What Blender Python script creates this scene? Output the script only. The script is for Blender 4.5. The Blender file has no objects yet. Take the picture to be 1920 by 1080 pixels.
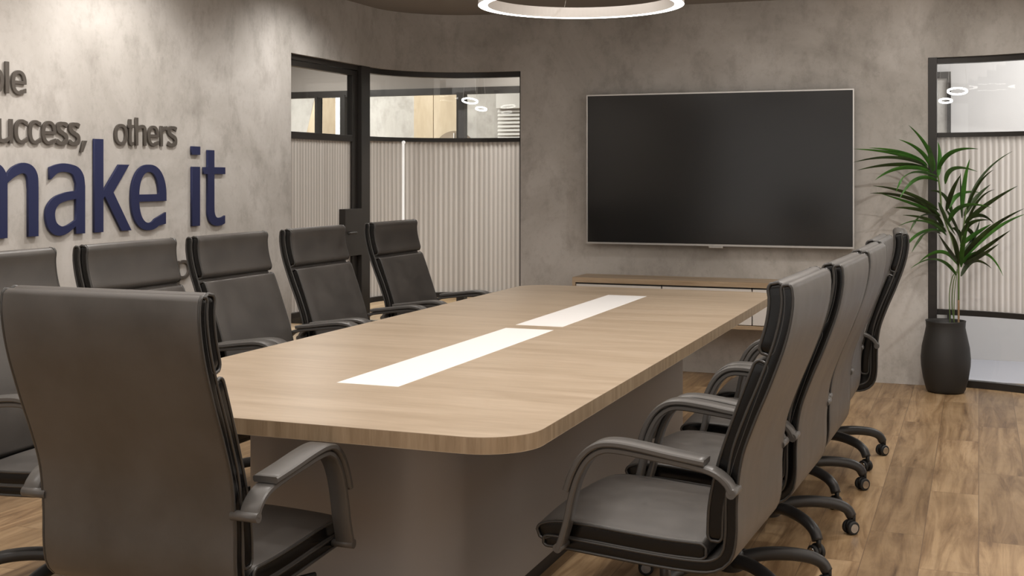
import bpy, bmesh, math, random
from mathutils import Vector, Matrix
random.seed(7)
D = bpy.data
SC = bpy.context.scene
COL = SC.collection
PI = math.pi
F = 2300.0; H = 1.4; TH = math.atan(875/2300); CT = math.cos(TH); ST = math.sin(TH)

def P(u, v, Y):                      # measuring aid: photo pixel + distance in Y -> point
    k = (u-1835)*CT/F
    d = Y*CT/(1+k*ST)
    return Vector((k*d, Y, H-(v-329)*d/F))

# ------------------------------------------------------------------ materials
def mat(name, col=(.5,.5,.5), rough=.5, metal=0, spec=.5, emit=None, estr=0):
    m = D.materials.new(name); m.use_nodes = True
    b = m.node_tree.nodes['Principled BSDF']
    b.inputs['Base Color'].default_value = (*col, 1)
    b.inputs['Roughness'].default_value = rough
    b.inputs['Metallic'].default_value = metal
    b.inputs['Specular IOR Level'].default_value = spec
    if emit:
        b.inputs['Emission Color'].default_value = (*emit, 1)
        b.inputs['Emission Strength'].default_value = estr
    return m
class NT:
    def __init__(s, m): s.t = m.node_tree; s.b = s.t.nodes['Principled BSDF']; s.m = m
    def n(s, kind, **kw):
        nd = s.t.nodes.new(kind)
        for k, v in kw.items():
            if k.startswith('i_'): nd.inputs[k[2:].replace('_', ' ')].default_value = v
            else: setattr(nd, k, v)
        return nd
    def l(s, a, b): s.t.links.new(a, b)
    def coord(s, scale=(1,1,1), out='Object', rot=(0,0,0)):
        c = s.n('ShaderNodeTexCoord'); mp = s.n('ShaderNodeMapping')
        mp.inputs['Scale'].default_value = scale; mp.inputs['Rotation'].default_value = rot
        s.l(c.outputs[out], mp.inputs['Vector']); return mp.outputs['Vector']
    def noise(s, vec, scale, detail=4, rough=.55, dist=0):
        n = s.n('ShaderNodeTexNoise'); n.inputs['Scale'].default_value = scale
        n.inputs['Detail'].default_value = detail; n.inputs['Roughness'].default_value = rough
        n.inputs['Distortion'].default_value = dist
        s.l(vec, n.inputs['Vector']); return n.outputs['Fac']
    def ramp(s, fac, stops):
        r = s.n('ShaderNodeValToRGB'); e = r.color_ramp.elements
        while len(e) < len(stops): e.new(.5)
        for i, (p, c) in enumerate(stops):
            e[i].position = p; e[i].color = (*c, 1)
        s.l(fac, r.inputs['Fac']); return r.outputs['Color']
    def mix(s, a, b, fac, mode='MIX'):
        m = s.n('ShaderNodeMix', data_type='RGBA', blend_type=mode)
        for idx, v in ((0, fac), (6, a), (7, b)):
            if hasattr(v, 'is_linked') or hasattr(v, 'links'): s.l(v, m.inputs[idx])
            else: m.inputs[idx].default_value = v if idx == 0 else (*v, 1)
        return m.outputs[2]
    def bump(s, fac, strength=.2, dist=.01):
        b = s.n('ShaderNodeBump'); b.inputs['Strength'].default_value = strength
        b.inputs['Distance'].default_value = dist
        s.l(fac, b.inputs['Height']); s.l(b.outputs['Normal'], s.b.inputs['Normal'])

def concrete(name, dark, mid, light):
    m = mat(name, mid, .72, 0, .3); t = NT(m)
    v = t.coord((1,1,1)); v2 = t.coord((1.7,1.7,1.0))
    a = t.noise(v, 1.1, 8, .62, .6)
    c1 = t.ramp(a, [(.33, dark), (.5, mid), (.66, light)])
    b = t.noise(v2, 3.6, 9, .72)
    c2 = t.ramp(b, [(.36, (.66,.645,.63)), (.50, (1,1,1)), (.75, (1.0,1.0,1.0))])
    c = t.mix(c1, c2, .52, 'MULTIPLY')
    f = t.noise(v, 26, 6, .7)
    c3 = t.ramp(f, [(.34, (.8,.79,.78)), (.47, (1,1,1))])
    c = t.mix(c, c3, .38, 'MULTIPLY')
    t.l(c, t.b.inputs['Base Color']); t.bump(f, .12, .003)
    return m
M = {}
M['concrete'] = concrete('grey_concrete', (.37,.348,.32), (.49,.467,.438), (.60,.577,.55))
M['far_concrete'] = concrete('far_concrete', (.38,.36,.33), (.5,.48,.45), (.62,.60,.57))
M['corridor_wall'] = mat('corridor_plaster', (.30,.275,.25), .8)
M['white_wall'] = mat('white_plaster', (.62,.605,.60), .7)
M['ceiling'] = mat('ceiling_paint', (.86,.77,.68), .85)
M['frame'] = mat('dark_bronze_metal', (.023,.020,.0175), .42, 0, .5)
M['silver'] = mat('brushed_silver', (.55,.54,.52), .3, .9)
M['chrome'] = mat('chrome', (.6,.6,.6), .15, 1)
M['screen'] = mat('screen_glass', (.009,.0085,.008), .16, 0, .45)
M['white_lacquer'] = mat('white_lacquer', (.72,.69,.66), .35)
M['strip'] = mat('white_inlay', (.86,.85,.84), .4, 0, .4)
M['base'] = mat('taupe_laminate', (.33,.31,.295), .42, 0, .45)
M['plinth'] = mat('dark_plinth', (.02,.018,.017), .5)
M['gusset'] = mat('gloss_black_leather', (.0035,.0033,.0032), .2, 0, .3)
M['piping'] = mat('piping_leather', (.035,.033,.031), .28, 0, .6)
M['arm'] = mat('satin_grey_plastic', (.085,.08,.075), .36, 0, .55)
M['plastic'] = mat('charcoal_plastic', (.028,.027,.027), .38, 0, .5)
M['rubber'] = mat('black_rubber', (.012,.012,.012), .6)
M['pot'] = mat('black_ceramic', (.022,.021,.020), .55)
M['soil'] = mat('dark_soil', (.03,.02,.014), .9)
M['stem'] = mat('green_stem', (.10,.16,.04), .5)
M['cane'] = mat('tan_cane', (.30,.19,.10), .7)
M['ring_glow'] = mat('ring_diffuser', (.9,.9,.9), .5, emit=(1,.97,.93), estr=7)
M['ring_body'] = mat('ring_white_aluminium', (.66,.635,.61), .4)
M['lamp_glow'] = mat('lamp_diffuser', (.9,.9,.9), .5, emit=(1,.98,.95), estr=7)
M['cable'] = mat('steel_cable', (.5,.48,.45), .4, .6)
M['navy'] = mat('navy_acrylic', (.0165,.022,.075), .5)
M['letter_grey'] = mat('bronze_grey_metal', (.105,.092,.08), .5, .25)
M['carpet'] = mat('grey_carpet', (.33,.33,.36), .95)
M['blind'] = mat('white_slat', (.70,.68,.65), .6)
M['bright'] = mat('daylight_pane', (.9,.9,.9), .5, emit=(1,1,1), estr=2.2)

# leather
def leather(name, col):
    m = mat(name, col, .40, 0, .75); t = NT(m)
    v = t.coord((1,1,1)); a = t.noise(v, 7, 5, .6)
    c = t.ramp(a, [(.35, tuple(x*.82 for x in col)), (.65, tuple(x*1.12 for x in col))])
    t.l(c, t.b.inputs['Base Color'])
    r = t.ramp(a, [(.3, (.36,)*3), (.7, (.47,)*3)]); t.l(r, t.b.inputs['Roughness'])
    t.bump(t.noise(v, 260, 3), .12, .001)
    return m
M['leather'] = leather('grey_brown_leather', (.062,.056,.051))
# table veneer
def veneer(name, c0, c1, c2, scale, rough=.38):
    m = mat(name, c1, rough, 0, .4); t = NT(m)
    v = t.coord(scale); a = t.noise(v, 1.0, 7, .6, .4)
    c = t.ramp(a, [(.32, c0), (.5, c1), (.68, c2)])
    v2 = t.coord(tuple(x*5 for x in scale)); b = t.noise(v2, 1.3, 4, .6)
    c = t.mix(c, t.ramp(b, [(.35, (.86,.84,.82)), (.6, (1,1,1))]), .6, 'MULTIPLY')
    t.l(c, t.b.inputs['Base Color']); return m
M['table'] = veneer('pale_maple_veneer', (.375,.29,.205), (.43,.34,.247), (.485,.39,.292), (1.3,11,11), .33)
M['table_edge'] = veneer('maple_edge_band', (.25,.18,.11), (.32,.235,.15), (.39,.295,.195), (40,40,3), .4)
M['oak'] = veneer('light_oak', (.36,.26,.165), (.45,.34,.225), (.52,.40,.28), (1.6,14,14), .42)
M['panel_wood'] = veneer('tan_wood_panel', (.40,.32,.22), (.50,.41,.29), (.56,.47,.35), (3,3,.8), .6)
# floor planks running along Y
def floor_mat():
    m = mat('oak_planks', (.4,.27,.15), .38, 0, .4); t = NT(m)
    v = t.coord((1,1,1), rot=(0,0,PI/2))
    br = t.n('ShaderNodeTexBrick'); br.offset = .37; br.offset_frequency = 2
    br.inputs['Color1'].default_value = (0,0,0,1); br.inputs['Color2'].default_value = (1,1,1,1)
    br.inputs['Mortar'].default_value = (.5,.5,.5,1)
    br.inputs['Scale'].default_value = 1; br.inputs['Mortar Size'].default_value = .0015
    br.inputs['Brick Width'].default_value = 1.15; br.inputs['Row Height'].default_value = .2
    br.inputs['Bias'].default_value = 0
    t.l(v, br.inputs['Vector'])
    # shift the grain per plank
    gv = t.coord((1,1,1))
    add = t.n('ShaderNodeVectorMath', operation='MULTIPLY_ADD')
    t.l(br.outputs['Color'], add.inputs[0]); add.inputs[1].default_value = (7,11,5); t.l(gv, add.inputs[2])
    sc = t.n('ShaderNodeVectorMath', operation='MULTIPLY'); t.l(add.outputs[0], sc.inputs[0]); sc.inputs[1].default_value = (13,1.15,1)
    g = t.noise(sc.outputs[0], 1.1, 9, .68, .75)
    c = t.ramp(g, [(.28, (.10,.054,.025)), (.41, (.25,.155,.077)), (.56, (.40,.27,.147)), (.75, (.50,.355,.215))])
    tone = t.ramp(br.outputs['Color'], [(0, (.66,.63,.60)), (.5, (.95,.94,.93)), (1, (1.12,1.12,1.14))])
    c = t.mix(c, tone, .75, 'MULTIPLY')
    big = t.noise(gv, 3.2, 5, .6, .5)
    c = t.mix(c, t.ramp(big, [(.35, (.72,.69,.66)), (.55, (1,1,1))]), .6, 'MULTIPLY')
    c = t.mix(c, (.16,.10,.055), br.outputs['Fac'])
    t.l(c, t.b.inputs['Base Color'])
    return m
M['floor'] = floor_mat()
# leaves
def leaf_mat(name, a, b):
    m = mat(name, a, .45, 0, .4); t = NT(m)
    n = t.noise(t.coord((1,1,1)), 9, 3)
    t.l(t.ramp(n, [(.35, a), (.65, b)]), t.b.inputs['Base Color']); return m
M['leaf'] = leaf_mat('bright_green_leaf', (.035,.12,.018), (.07,.22,.03))
M['leaf_dark'] = leaf_mat('dark_green_leaf', (.022,.032,.012), (.045,.085,.02))
# clear glass
def clear_glass():
    m = D.materials.new('clear_glass'); m.use_nodes = True; nt = m.node_tree; nt.nodes.clear()
    o = nt.nodes.new('ShaderNodeOutputMaterial'); mx = nt.nodes.new('ShaderNodeMixShader')
    tr = nt.nodes.new('ShaderNodeBsdfTransparent'); tr.inputs[0].default_value = (.96,.97,.965,1)
    gl = nt.nodes.new('ShaderNodeBsdfGlossy'); gl.inputs['Roughness'].default_value = .02
    mx.inputs[0].default_value = .03
    nt.links.new(tr.outputs[0], mx.inputs[1]); nt.links.new(gl.outputs[0], mx.inputs[2]); nt.links.new(mx.outputs[0], o.inputs[0])
    return m
M['glass'] = clear_glass()
def fluted():
    m = D.materials.new('fluted_film'); m.use_nodes = True; nt = m.node_tree; t = NT(m)
    nt.nodes.remove(nt.nodes['Principled BSDF'])
    o = nt.nodes['Material Output']
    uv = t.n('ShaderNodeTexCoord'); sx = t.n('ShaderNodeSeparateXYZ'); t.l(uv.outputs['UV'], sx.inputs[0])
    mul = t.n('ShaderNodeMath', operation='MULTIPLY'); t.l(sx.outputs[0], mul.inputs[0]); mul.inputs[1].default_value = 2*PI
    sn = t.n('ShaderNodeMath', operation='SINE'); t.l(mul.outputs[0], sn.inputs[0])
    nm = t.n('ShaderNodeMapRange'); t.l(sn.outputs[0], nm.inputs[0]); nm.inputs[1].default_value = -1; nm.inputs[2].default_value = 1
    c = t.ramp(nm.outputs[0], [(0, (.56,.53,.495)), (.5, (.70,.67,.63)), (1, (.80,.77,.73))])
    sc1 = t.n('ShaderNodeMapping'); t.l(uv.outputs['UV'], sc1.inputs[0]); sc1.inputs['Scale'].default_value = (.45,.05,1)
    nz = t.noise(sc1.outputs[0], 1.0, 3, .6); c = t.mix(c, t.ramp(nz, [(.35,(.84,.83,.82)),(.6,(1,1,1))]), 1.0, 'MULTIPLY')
    df = t.n('ShaderNodeBsdfDiffuse'); t.l(c, df.inputs[0])
    tl = t.n('ShaderNodeBsdfTranslucent'); t.l(c, tl.inputs[0])
    mx = t.n('ShaderNodeMixShader'); mx.inputs[0].default_value = .45; t.l(df.outputs[0], mx.inputs[1]); t.l(tl.outputs[0], mx.inputs[2])
    gl = t.n('ShaderNodeBsdfGlossy'); gl.inputs['Roughness'].default_value = .25
    m2 = t.n('ShaderNodeMixShader'); m2.inputs[0].default_value = .05; t.l(mx.outputs[0], m2.inputs[1]); t.l(gl.outputs[0], m2.inputs[2])
    t.l(m2.outputs[0], o.inputs[0]); return m
M['fluted'] = fluted()

# ------------------------------------------------------------------ object helpers
def obj(name, bm, m, parent=None, smooth=False, loc=None):
    me = D.meshes.new(name)
    bmesh.ops.recalc_face_normals(bm, faces=bm.faces[:])
    bm.to_mesh(me); bm.free()
    for x in (m if isinstance(m, (list, tuple)) else [m]): me.materials.append(x)
    if smooth: me.polygons.foreach_set('use_smooth', [True]*len(me.polygons))
    o = D.objects.new(name, me); COL.objects.link(o)
    if parent: o.parent = parent
    if loc: o.location = loc
    return o
def empty(name, loc=(0,0,0), rz=0):
    o = D.objects.new(name, None); COL.objects.link(o); o.location = loc; o.rotation_euler = (0,0,rz)
    o.empty_display_size = .1; return o
def tag(o, label=None, cat=None, group=None, kind=None):
    if label: o['label'] = label
    if cat: o['category'] = cat
    if group: o['group'] = group
    if kind: o['kind'] = kind
    return o
def struct(o, label=None): o['kind'] = 'structure'; 
def copy_tree(o, parent=None):
    c = o.copy(); COL.objects.link(c); c.parent = parent
    for ch in kids.get(o.name, []): copy_tree(ch, c)
    return c
kids = {}
def index_kids():
    kids.clear()
    for o in D.objects:
        if o.parent: kids.setdefault(o.parent.name, []).append(o)

def box(bm, x0, x1, y0, y1, z0, z1, bev=0, mi=0):
    vs = [bm.verts.new((x, y, z)) for x in (x0, x1) for y in (y0, y1) for z in (z0, z1)]
    fs = [bm.faces.new([vs[i] for i in q]) for q in ((0,1,3,2),(4,6,7,5),(0,4,5,1),(2,3,7,6),(0,2,6,4),(1,5,7,3))]
    for f in fs: f.material_index = mi
    if bev:
        es = list({e for f in fs for e in f.edges})
        r = bmesh.ops.bevel(bm, geom=es, offset=bev, segments=2, affect='EDGES', profile=.5)
        for f in r['faces']: f.material_index = mi
    return bm
def BX(*a, **k): return box(bmesh.new(), *a, **k)

def prism(bm, pts, z0, z1, bev=0, side_mi=0, top_mi=0):
    lo = [bm.verts.new((x, y, z0)) for x, y in pts]; hi = [bm.verts.new((x, y, z1)) for x, y in pts]
    n = len(pts); a = bm.faces.new(lo[::-1]); b = bm.faces.new(hi); a.material_index = b.material_index = top_mi
    for i in range(n):
        f = bm.faces.new((lo[i], lo[(i+1)%n], hi[(i+1)%n], hi[i])); f.material_index = side_mi; f.smooth = False
    if bev:
        es = list(a.edges)+list(b.edges)
        bmesh.ops.bevel(bm, geom=es, offset=bev, segments=2, affect='EDGES', profile=.5)
    return bm
def rrect(x0, x1, y0, y1, r, n=10):
    pts = []
    for cx, cy, a0 in ((x1-r, y0+r, -PI/2), (x1-r, y1-r, 0), (x0+r, y1-r, PI/2), (x0+r, y0+r, PI)):
        for i in range(n+1):
            a = a0+i*PI/2/n; pts.append((cx+r*math.cos(a), cy+r*math.sin(a)))
    return pts
def offset_poly(pts, d):                # offset open polyline to its left by d
    out = []
    for i, p in enumerate(pts):
        a = Vector(pts[max(i-1,0)]); b = Vector(pts[min(i+1,len(pts)-1)])
        t = (b-a).normalized(); n = Vector((-t.y, t.x)); out.append((p[0]+n.x*d, p[1]+n.y*d))
    return out
def ribbon(bm, pts, d0, d1, z0, z1):    # solid wall following a plan polyline, between offsets d0..d1
    A = offset_poly(pts, d0); B = offset_poly(pts, d1)
    prism(bm, A+B[::-1], z0, z1); return bm
def smooth_tube(bm, pts, r, seg=8, closed=False, cap=True, sq=None):
    """sweep a circle (or rr (a,b) ellipse-like) along 3D points; r float or list"""
    n = len(pts); rings = []; pts = [Vector(p) for p in pts]
    nrm = None
    for i, p in enumerate(pts):
        if closed: t = (pts[(i+1)%n]-pts[(i-1)%n]).normalized()
        else: t = (pts[min(i+1,n-1)]-pts[max(i-1,0)]).normalized()
        if nrm is None:
            nrm = t.cross(Vector((0,0,1)));
            if nrm.length < .1: nrm = t.cross(Vector((0,1,0)))
        nrm = (nrm - t*nrm.dot(t)).normalized(); bn = t.cross(nrm)
        rr = r[i] if isinstance(r, (list, tuple)) else r
        rings.append([bm.verts.new(p+nrm*rr*math.cos(2*PI*k/seg)+bn*rr*math.sin(2*PI*k/seg)) for k in range(seg)])
    m = n if closed else n-1
    for i in range(m):
        a, b = rings[i], rings[(i+1)%n]
        for k in range(seg):
            f = bm.faces.new((a[k], a[(k+1)%seg], b[(k+1)%seg], b[k])); f.smooth = True
    if not closed and cap:
        bm.faces.new(rings[0][::-1]); bm.faces.new(rings[-1])
    return bm
def cr(pts, n=8):                       # Catmull-Rom resample
    P_ = [Vector(p) for p in pts]; out = []
    ext = [P_[0]*2-P_[1]] + P_ + [P_[-1]*2-P_[-2]]
    for i in range(1, len(ext)-2):
        a, b, c, d = ext[i-1:i+3]
        for j in range(n):
            t = j/n
            out.append(.5*((2*b)+(c-a)*t+(2*a-5*b+4*c-d)*t*t+(3*b-a-3*c+d)*t**3))
    out.append(P_[-1]); return out
def lathe(bm, prof, seg=32, c=(0,0,0), cap=True):
    rings = [[bm.verts.new((c[0]+r*math.cos(2*PI*k/seg), c[1]+r*math.sin(2*PI*k/seg), c[2]+z)) for k in range(seg)] for r, z in prof]
    for a, b in zip(rings, rings[1:]):
        for k in range(seg):
            f = bm.faces.new((a[k], a[(k+1)%seg], b[(k+1)%seg], b[k])); f.smooth = True
    if cap:
        bm.faces.new(rings[0][::-1]); bm.faces.new(rings[-1])
    return bm

# ------------------------------------------------------------------ room plan
XW = -4.11; YB = 8.63; CE = 2.68; OP = 2.185
def arc(cx, cy, r, a0, a1, n=20): return [(cx+r*math.cos(a0+(a1-a0)*i/n), cy+r*math.sin(a0+(a1-a0)*i/n)) for i in range(n+1)]
cornerL = arc(-3.45, 7.97, .66, PI, PI/2, 24)            # from left wall round to back wall
XL_END = -3.215; XR_START = -.315
cornerR = arc(-.30, 7.33, 1.30, PI/2, 0, 36)
WT = .14
# polylines run left wall -> back -> right, outside lies on the LEFT side (offset +)
def wall(name, pts, z0, z1): o = obj(name, ribbon(bmesh.new(), pts, 0, WT, z0, z1), M['concrete']); struct(o); return o
wall('wall_left', [(XW, -2.2), (XW, 6.83)], 0, CE)
hdr = [(XW, 6.83), (XW, 7.97)] + cornerL[1:] + [(XL_END, YB)]
wall('wall_corner', hdr, OP, CE)
wall('wall_back', [(XL_END, YB), (XR_START, YB)], 0, CE)
hdrR = [(XR_START, YB)] + cornerR[1:] + [(1.0, 6.9)]
wall('wall_corner_right', hdrR, OP, CE)
wall('wall_right', [(1.0, 6.9), (1.0, -2.2)], 0, CE)
wall('wall_front', [(1.0+WT, -2.2), (XW-WT, -2.2)], 0, CE)
o = obj('floor', BX(-12, 1.2, -2.4, 10.15, -.1, 0), M['floor']); struct(o)
o = obj('floor_carpet', BX(1.2, 6, 5, 14, -.1, 0), M['carpet']); struct(o)
cp = [(XW-WT, -2.3), (1+WT, -2.3), (1+WT, 7.33)] + [(p[0], p[1]) for p in reversed(offset_poly(cornerR, WT))][1:] + [(XL_END, YB+WT)] + [p for p in reversed(offset_poly(cornerL, WT))]
bm = bmesh.new(); prism(bm, cp, CE, CE+.1); o = obj('ceiling', bm, M['ceiling']); struct(o)

# ------------------------------------------------------------------ curved glazing
ZM0, ZM1 = 1.655, 1.685; ZL0, ZL1 = .472, .508
def fluted_sheet(pts, off, z0, z1, period=.036, amp=.005):
    # resample at fine arc length
    V = [Vector(p) for p in pts]; seg = []
    L = 0; acc = [0]
    for a, b in zip(V, V[1:]): L += (b-a).length; acc.append(L)
    n = int(L/period*8); bm = bmesh.new(); uvl = bm.loops.layers.uv.new('UVMap'); cols = []
    j = 0
    for i in range(n+1):
        s = L*i/n
        while j < len(acc)-2 and acc[j+1] < s: j += 1
        t = (s-acc[j])/max(1e-9, acc[j+1]-acc[j]); p = V[j].lerp(V[j+1], t)
        ta = (V[min(j+1, len(V)-1)]-V[j]).normalized()
        if j+2 < len(V): ta = (ta*(1-t)+(V[j+2]-V[j+1]).normalized()*t).normalized()
        nn = Vector((-ta.y, ta.x)); d = off+amp*math.sin(2*PI*s/period)
        q = p+nn*d
        cols.append((bm.verts.new((q.x, q.y, z0)), bm.verts.new((q.x, q.y, z1)), s/period))
    for a, b in zip(cols, cols[1:]):
        f = bm.faces.new((a[0], b[0], b[1], a[1])); f.smooth = True
        for lp, (uu, vv) in zip(f.loops, ((a[2],0),(b[2],0),(b[2],1),(a[2],1))): lp[uvl].uv = (uu, vv)
    me_o = obj; return bm
def glazing(name, pts, z_top, post_ends=(True, True), off=.03, label=None):
    root = empty(name, (0,0,0)); struct(root)
    def rib(nm, z0, z1, d0=off, d1=off+.055): return obj(nm, ribbon(bmesh.new(), pts, d0, d1, z0, z1), M['frame'], root)
    rib('top_rail', z_top-.04, z_top); rib('middle_rail', ZM0, ZM1); rib('lower_rail', ZL0, ZL1); rib('bottom_rail', 0, .045)
    obj('upper_glass', ribbon(bmesh.new(), pts, off+.024, off+.030, ZM1, z_top-.04), M['glass'], root)
    obj('lower_glass', ribbon(bmesh.new(), pts, off+.024, off+.030, .045, ZL0), M['glass'], root)
    obj('fluted_panel', fluted_sheet(pts, off+.028, ZL1, ZM0), M['fluted'], root)
    return root
gl_pts = [(XW, 7.93), (XW, 7.97)] + cornerL[1:] + [(XL_END-.002, YB)]
g1 = glazing('window_1', gl_pts, OP)
obj('post', BX(XL_END-.018, XL_END-.003, YB+.03, YB+.085, 0, OP), M['frame'], g1)
# glowing strip and ball on the glass, standing in for a bright line of light
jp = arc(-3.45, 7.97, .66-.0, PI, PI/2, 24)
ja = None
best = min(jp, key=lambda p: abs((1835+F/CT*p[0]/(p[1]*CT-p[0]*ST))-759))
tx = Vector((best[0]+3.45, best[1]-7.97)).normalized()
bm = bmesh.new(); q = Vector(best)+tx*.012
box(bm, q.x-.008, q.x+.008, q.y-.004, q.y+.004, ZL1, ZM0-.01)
M['joint'] = mat('light_line_glow', (.9,.9,.88), .4, emit=(1,.98,.94), estr=.55)  # weak emission imitates the bright line, not a real joint
obj('light_line', bm, M['joint'], g1)
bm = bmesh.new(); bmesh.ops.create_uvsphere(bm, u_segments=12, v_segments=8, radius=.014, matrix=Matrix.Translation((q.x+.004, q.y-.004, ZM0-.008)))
obj('light_dot', bm, M['joint'], g1, True)

g2 = glazing('window_2', [(XR_START+.005, YB)] + cornerR[1:] + [(1.0, 6.9)], OP)
obj('post', BX(XR_START, XR_START+.055, YB-.005, YB+.085, 0, OP), M['frame'], g2)

# door in the left wall line
dr = empty('door_1'); struct(dr)
xo = XW-.03
y0, y1 = 6.83, 7.73
def DB(nm, *a, m='frame'): return obj(nm, BX(*a, bev=.002), M[m], dr)
DB('door_frame_top', xo-.06, xo, y0, 7.93, OP-.035, OP)
DB('door_frame_post', xo-.06, xo+.025, 7.80, 7.93, 0, OP)
DB('stile', xo-.05, xo-.006, 7.72, 7.79, .01, OP-.04)
DB('stile', xo-.05, xo-.006, y0+.002, y0+.03, .01, OP-.04)
DB('top_rail', xo-.05, xo-.006, y0+.03, 7.72, OP-.075, OP-.04)
DB('middle_rail', xo-.05, xo-.006, y0+.03, 7.72, ZM0-.015, ZM1)
DB('lower_rail', xo-.05, xo-.006, y0+.03, 7.72, ZL0, ZL1)
DB('bottom_rail', xo-.05, xo-.006, y0+.03, 7.72, .01, .09)
obj('upper_glass', BX(xo-.031, xo-.025, y0+.03, 7.72, ZM1, OP-.075), M['glass'], dr)
obj('lower_glass', BX(xo-.031, xo-.025, y0+.03, 7.72, .09, ZL0), M['glass'], dr)
obj('fluted_panel', fluted_sheet([(XW, y0+.03), (XW, 7.72)], .056, ZL1, ZM0-.015), M['fluted'], dr)
lk = DB('lock_case', xo-.02, xo+.03, 7.55, 7.80, .835, 1.165)
lk['label'] = 'dark metal lock case'
bm = bmesh.new(); smooth_tube(bm, cr([(xo+.03,7.62,1.0),(xo+.075,7.62,1.0),(xo+.08,7.60,1.0),(xo+.08,7.5,1.0)],5), .009)
obj('door_handle', bm, M['frame'], lk, True)

# ------------------------------------------------------------------ beyond the glass: corridor and office
def S(nm, bm, m, sm=False): o = obj(nm, bm, m, None, sm); struct(o); return o
S('wall_corridor', BX(-9, -1.2, 10.15, 10.25, 2.19, 2.75), M['corridor_wall'])
S('wall_corridor_end', BX(-1.2, -.9, 8.95, 10.3, 0, 2.75), M['white_wall'])
S('ceiling_corridor', BX(-9, -1.0, 5.2, 10.15, 2.62, 2.7), M['corridor_wall'])
# note: the corridor ceiling stops against the meeting room walls (cut round them)
w3 = empty('window_3'); struct(w3)
obj('top_rail', BX(-9, -1.2, 10.13, 10.19, 2.13, 2.19), M['frame'], w3)
obj('bottom_rail', BX(-9, -1.2, 10.13, 10.19, 0, .06), M['frame'], w3)
def post(u0, u1):
    a = P(u0, 200, 10.16).x; b = P(u1, 200, 10.16).x
    obj('post', BX(a, b, 10.12, 10.20, 0, 2.15), M['frame'], w3)
post(594, 598); post(641, 650); post(859, 873)
obj('pane', BX(-9, -1.2, 10.155, 10.161, .06, 2.13), M['glass'], w3)
S('floor_office', BX(-12, -1.2, 10.15, 15, -.1, 0), M['floor'])
YO = 13.6
S('wall_office', BX(-12, -3.6, YO, YO+.1, 0, 3.0), M['far_concrete'])
S('wall_office_side', BX(-3.7, -3.6, 10.3, YO, 0, 3.0), M['far_concrete'])
S('wall_office_left', BX(-12.1, -12, 8, YO, 0, 3.0), M['far_concrete'])
S('ceiling_office', BX(-12, -3.6, 10.25, YO, 3.0, 3.1), M['white_wall'])
def wall_panel(nm, u0, u1, m, lab, cat, z0=0, z1=3.0, t=.03, group=None):
    a = P(u0, 200, YO-t).x; b = P(u1, 200, YO-t).x
    o = obj(nm, BX(a, b, YO-t, YO-.001, z0, z1, bev=.003), m); tag(o, lab, cat, group); return o
wall_panel('wood_wall_panel', 776, 812, M['panel_wood'], 'tan wood wall panel seen through curved glass, left of the panel joint', 'wall panel')
wall_panel('wood_wall_panel', 813, 858, M['panel_wood'], 'tan wood wall panel seen through curved glass, beside the black post', 'wall panel')
wall_panel('wood_wall_panel', 600, 629, M['panel_wood'], 'tan wood wall panel seen through door glass, beside the bright strip', 'wall panel')
b = wall_panel('light_strip', 629, 642, M['bright'], 'tall bright white light strip seen through upper door glass', 'light')
# slanted tan screen at the far left
bm = bmesh.new()
pa, pb, pc = P(577, 255, 13.2), P(593, 176, 13.2), P(601, 176, 13.2)
prism(bm, [(0,0),(1,0),(1,1),(0,1)], 0, 1); bm.free(); bm = bmesh.new()
x0 = P(592,200,13.2).x; x1 = P(601,200,13.2).x; xb = P(577,255,13.2).x - .55
vs = []
for y in (13.2, 13.24):
    vs.append([bm.verts.new(c) for c in ((xb, y, 0), (x1, y, 0), (x1, y, 2.75), (x0+.1, y, 2.75))])
bm.faces.new(vs[0]); bm.faces.new(vs[1][::-1])
for i in range(4): bm.faces.new((vs[0][i], vs[0][(i+1)%4], vs[1][(i+1)%4], vs[1][i]))
tag(obj('slanted_screen', bm, M['panel_wood']), 'slanted olive tan partition seen through the left end of the door glass', 'screen')
# blind
bl = empty('window_blind', (0,0,0)); tag(bl, 'white horizontal slat blind seen through curved glass beside concrete wall', 'blind')
xa = P(931, 200, YO-.1).x; xbb = P(985, 200, YO-.1).x
obj('blind_housing', BX(xa, xbb, YO-.12, YO-.005, 2.19, 3.0, bev=.004), M['blind'], bl)
for i in range(20):
    z = 2.16-i*.045
    bm = bmesh.new(); box(bm, xa, xbb, -.018, .018, -.0025, .0025); bmesh.ops.rotate(bm, verts=bm.verts[:], cent=(0,0,0), matrix=Matrix.Rotation(.9, 3, 'X'))
    bmesh.ops.translate(bm, verts=bm.verts[:], vec=(0, YO-.06, z)); obj('slat', bm, M['blind'], bl)
bm = bmesh.new(); c = P(841, 288, 13.3); lathe(bm, [(.0,0),(.275,0),(.275,.03),(0,.03)], 40, cap=False)
bmesh.ops.rotate(bm, verts=bm.verts[:], cent=(0,0,0), matrix=Matrix.Rotation(PI/2, 3, 'X')); bmesh.ops.translate(bm, verts=bm.verts[:], vec=(c.x, 13.5, c.z+.0))
M['brown'] = mat('brown_lacquer', (.16,.12,.08), .5)
disc = obj('round_wall_disc', bm, M['brown']); tag(disc, 'brown round disc on the wood wall, only its top seen above the glass rail', 'wall disc')
obj('hand', BX(c.x-.006, c.x+.006, 13.455, 13.469, c.z, c.z+.25), M['blind'], disc)
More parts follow.
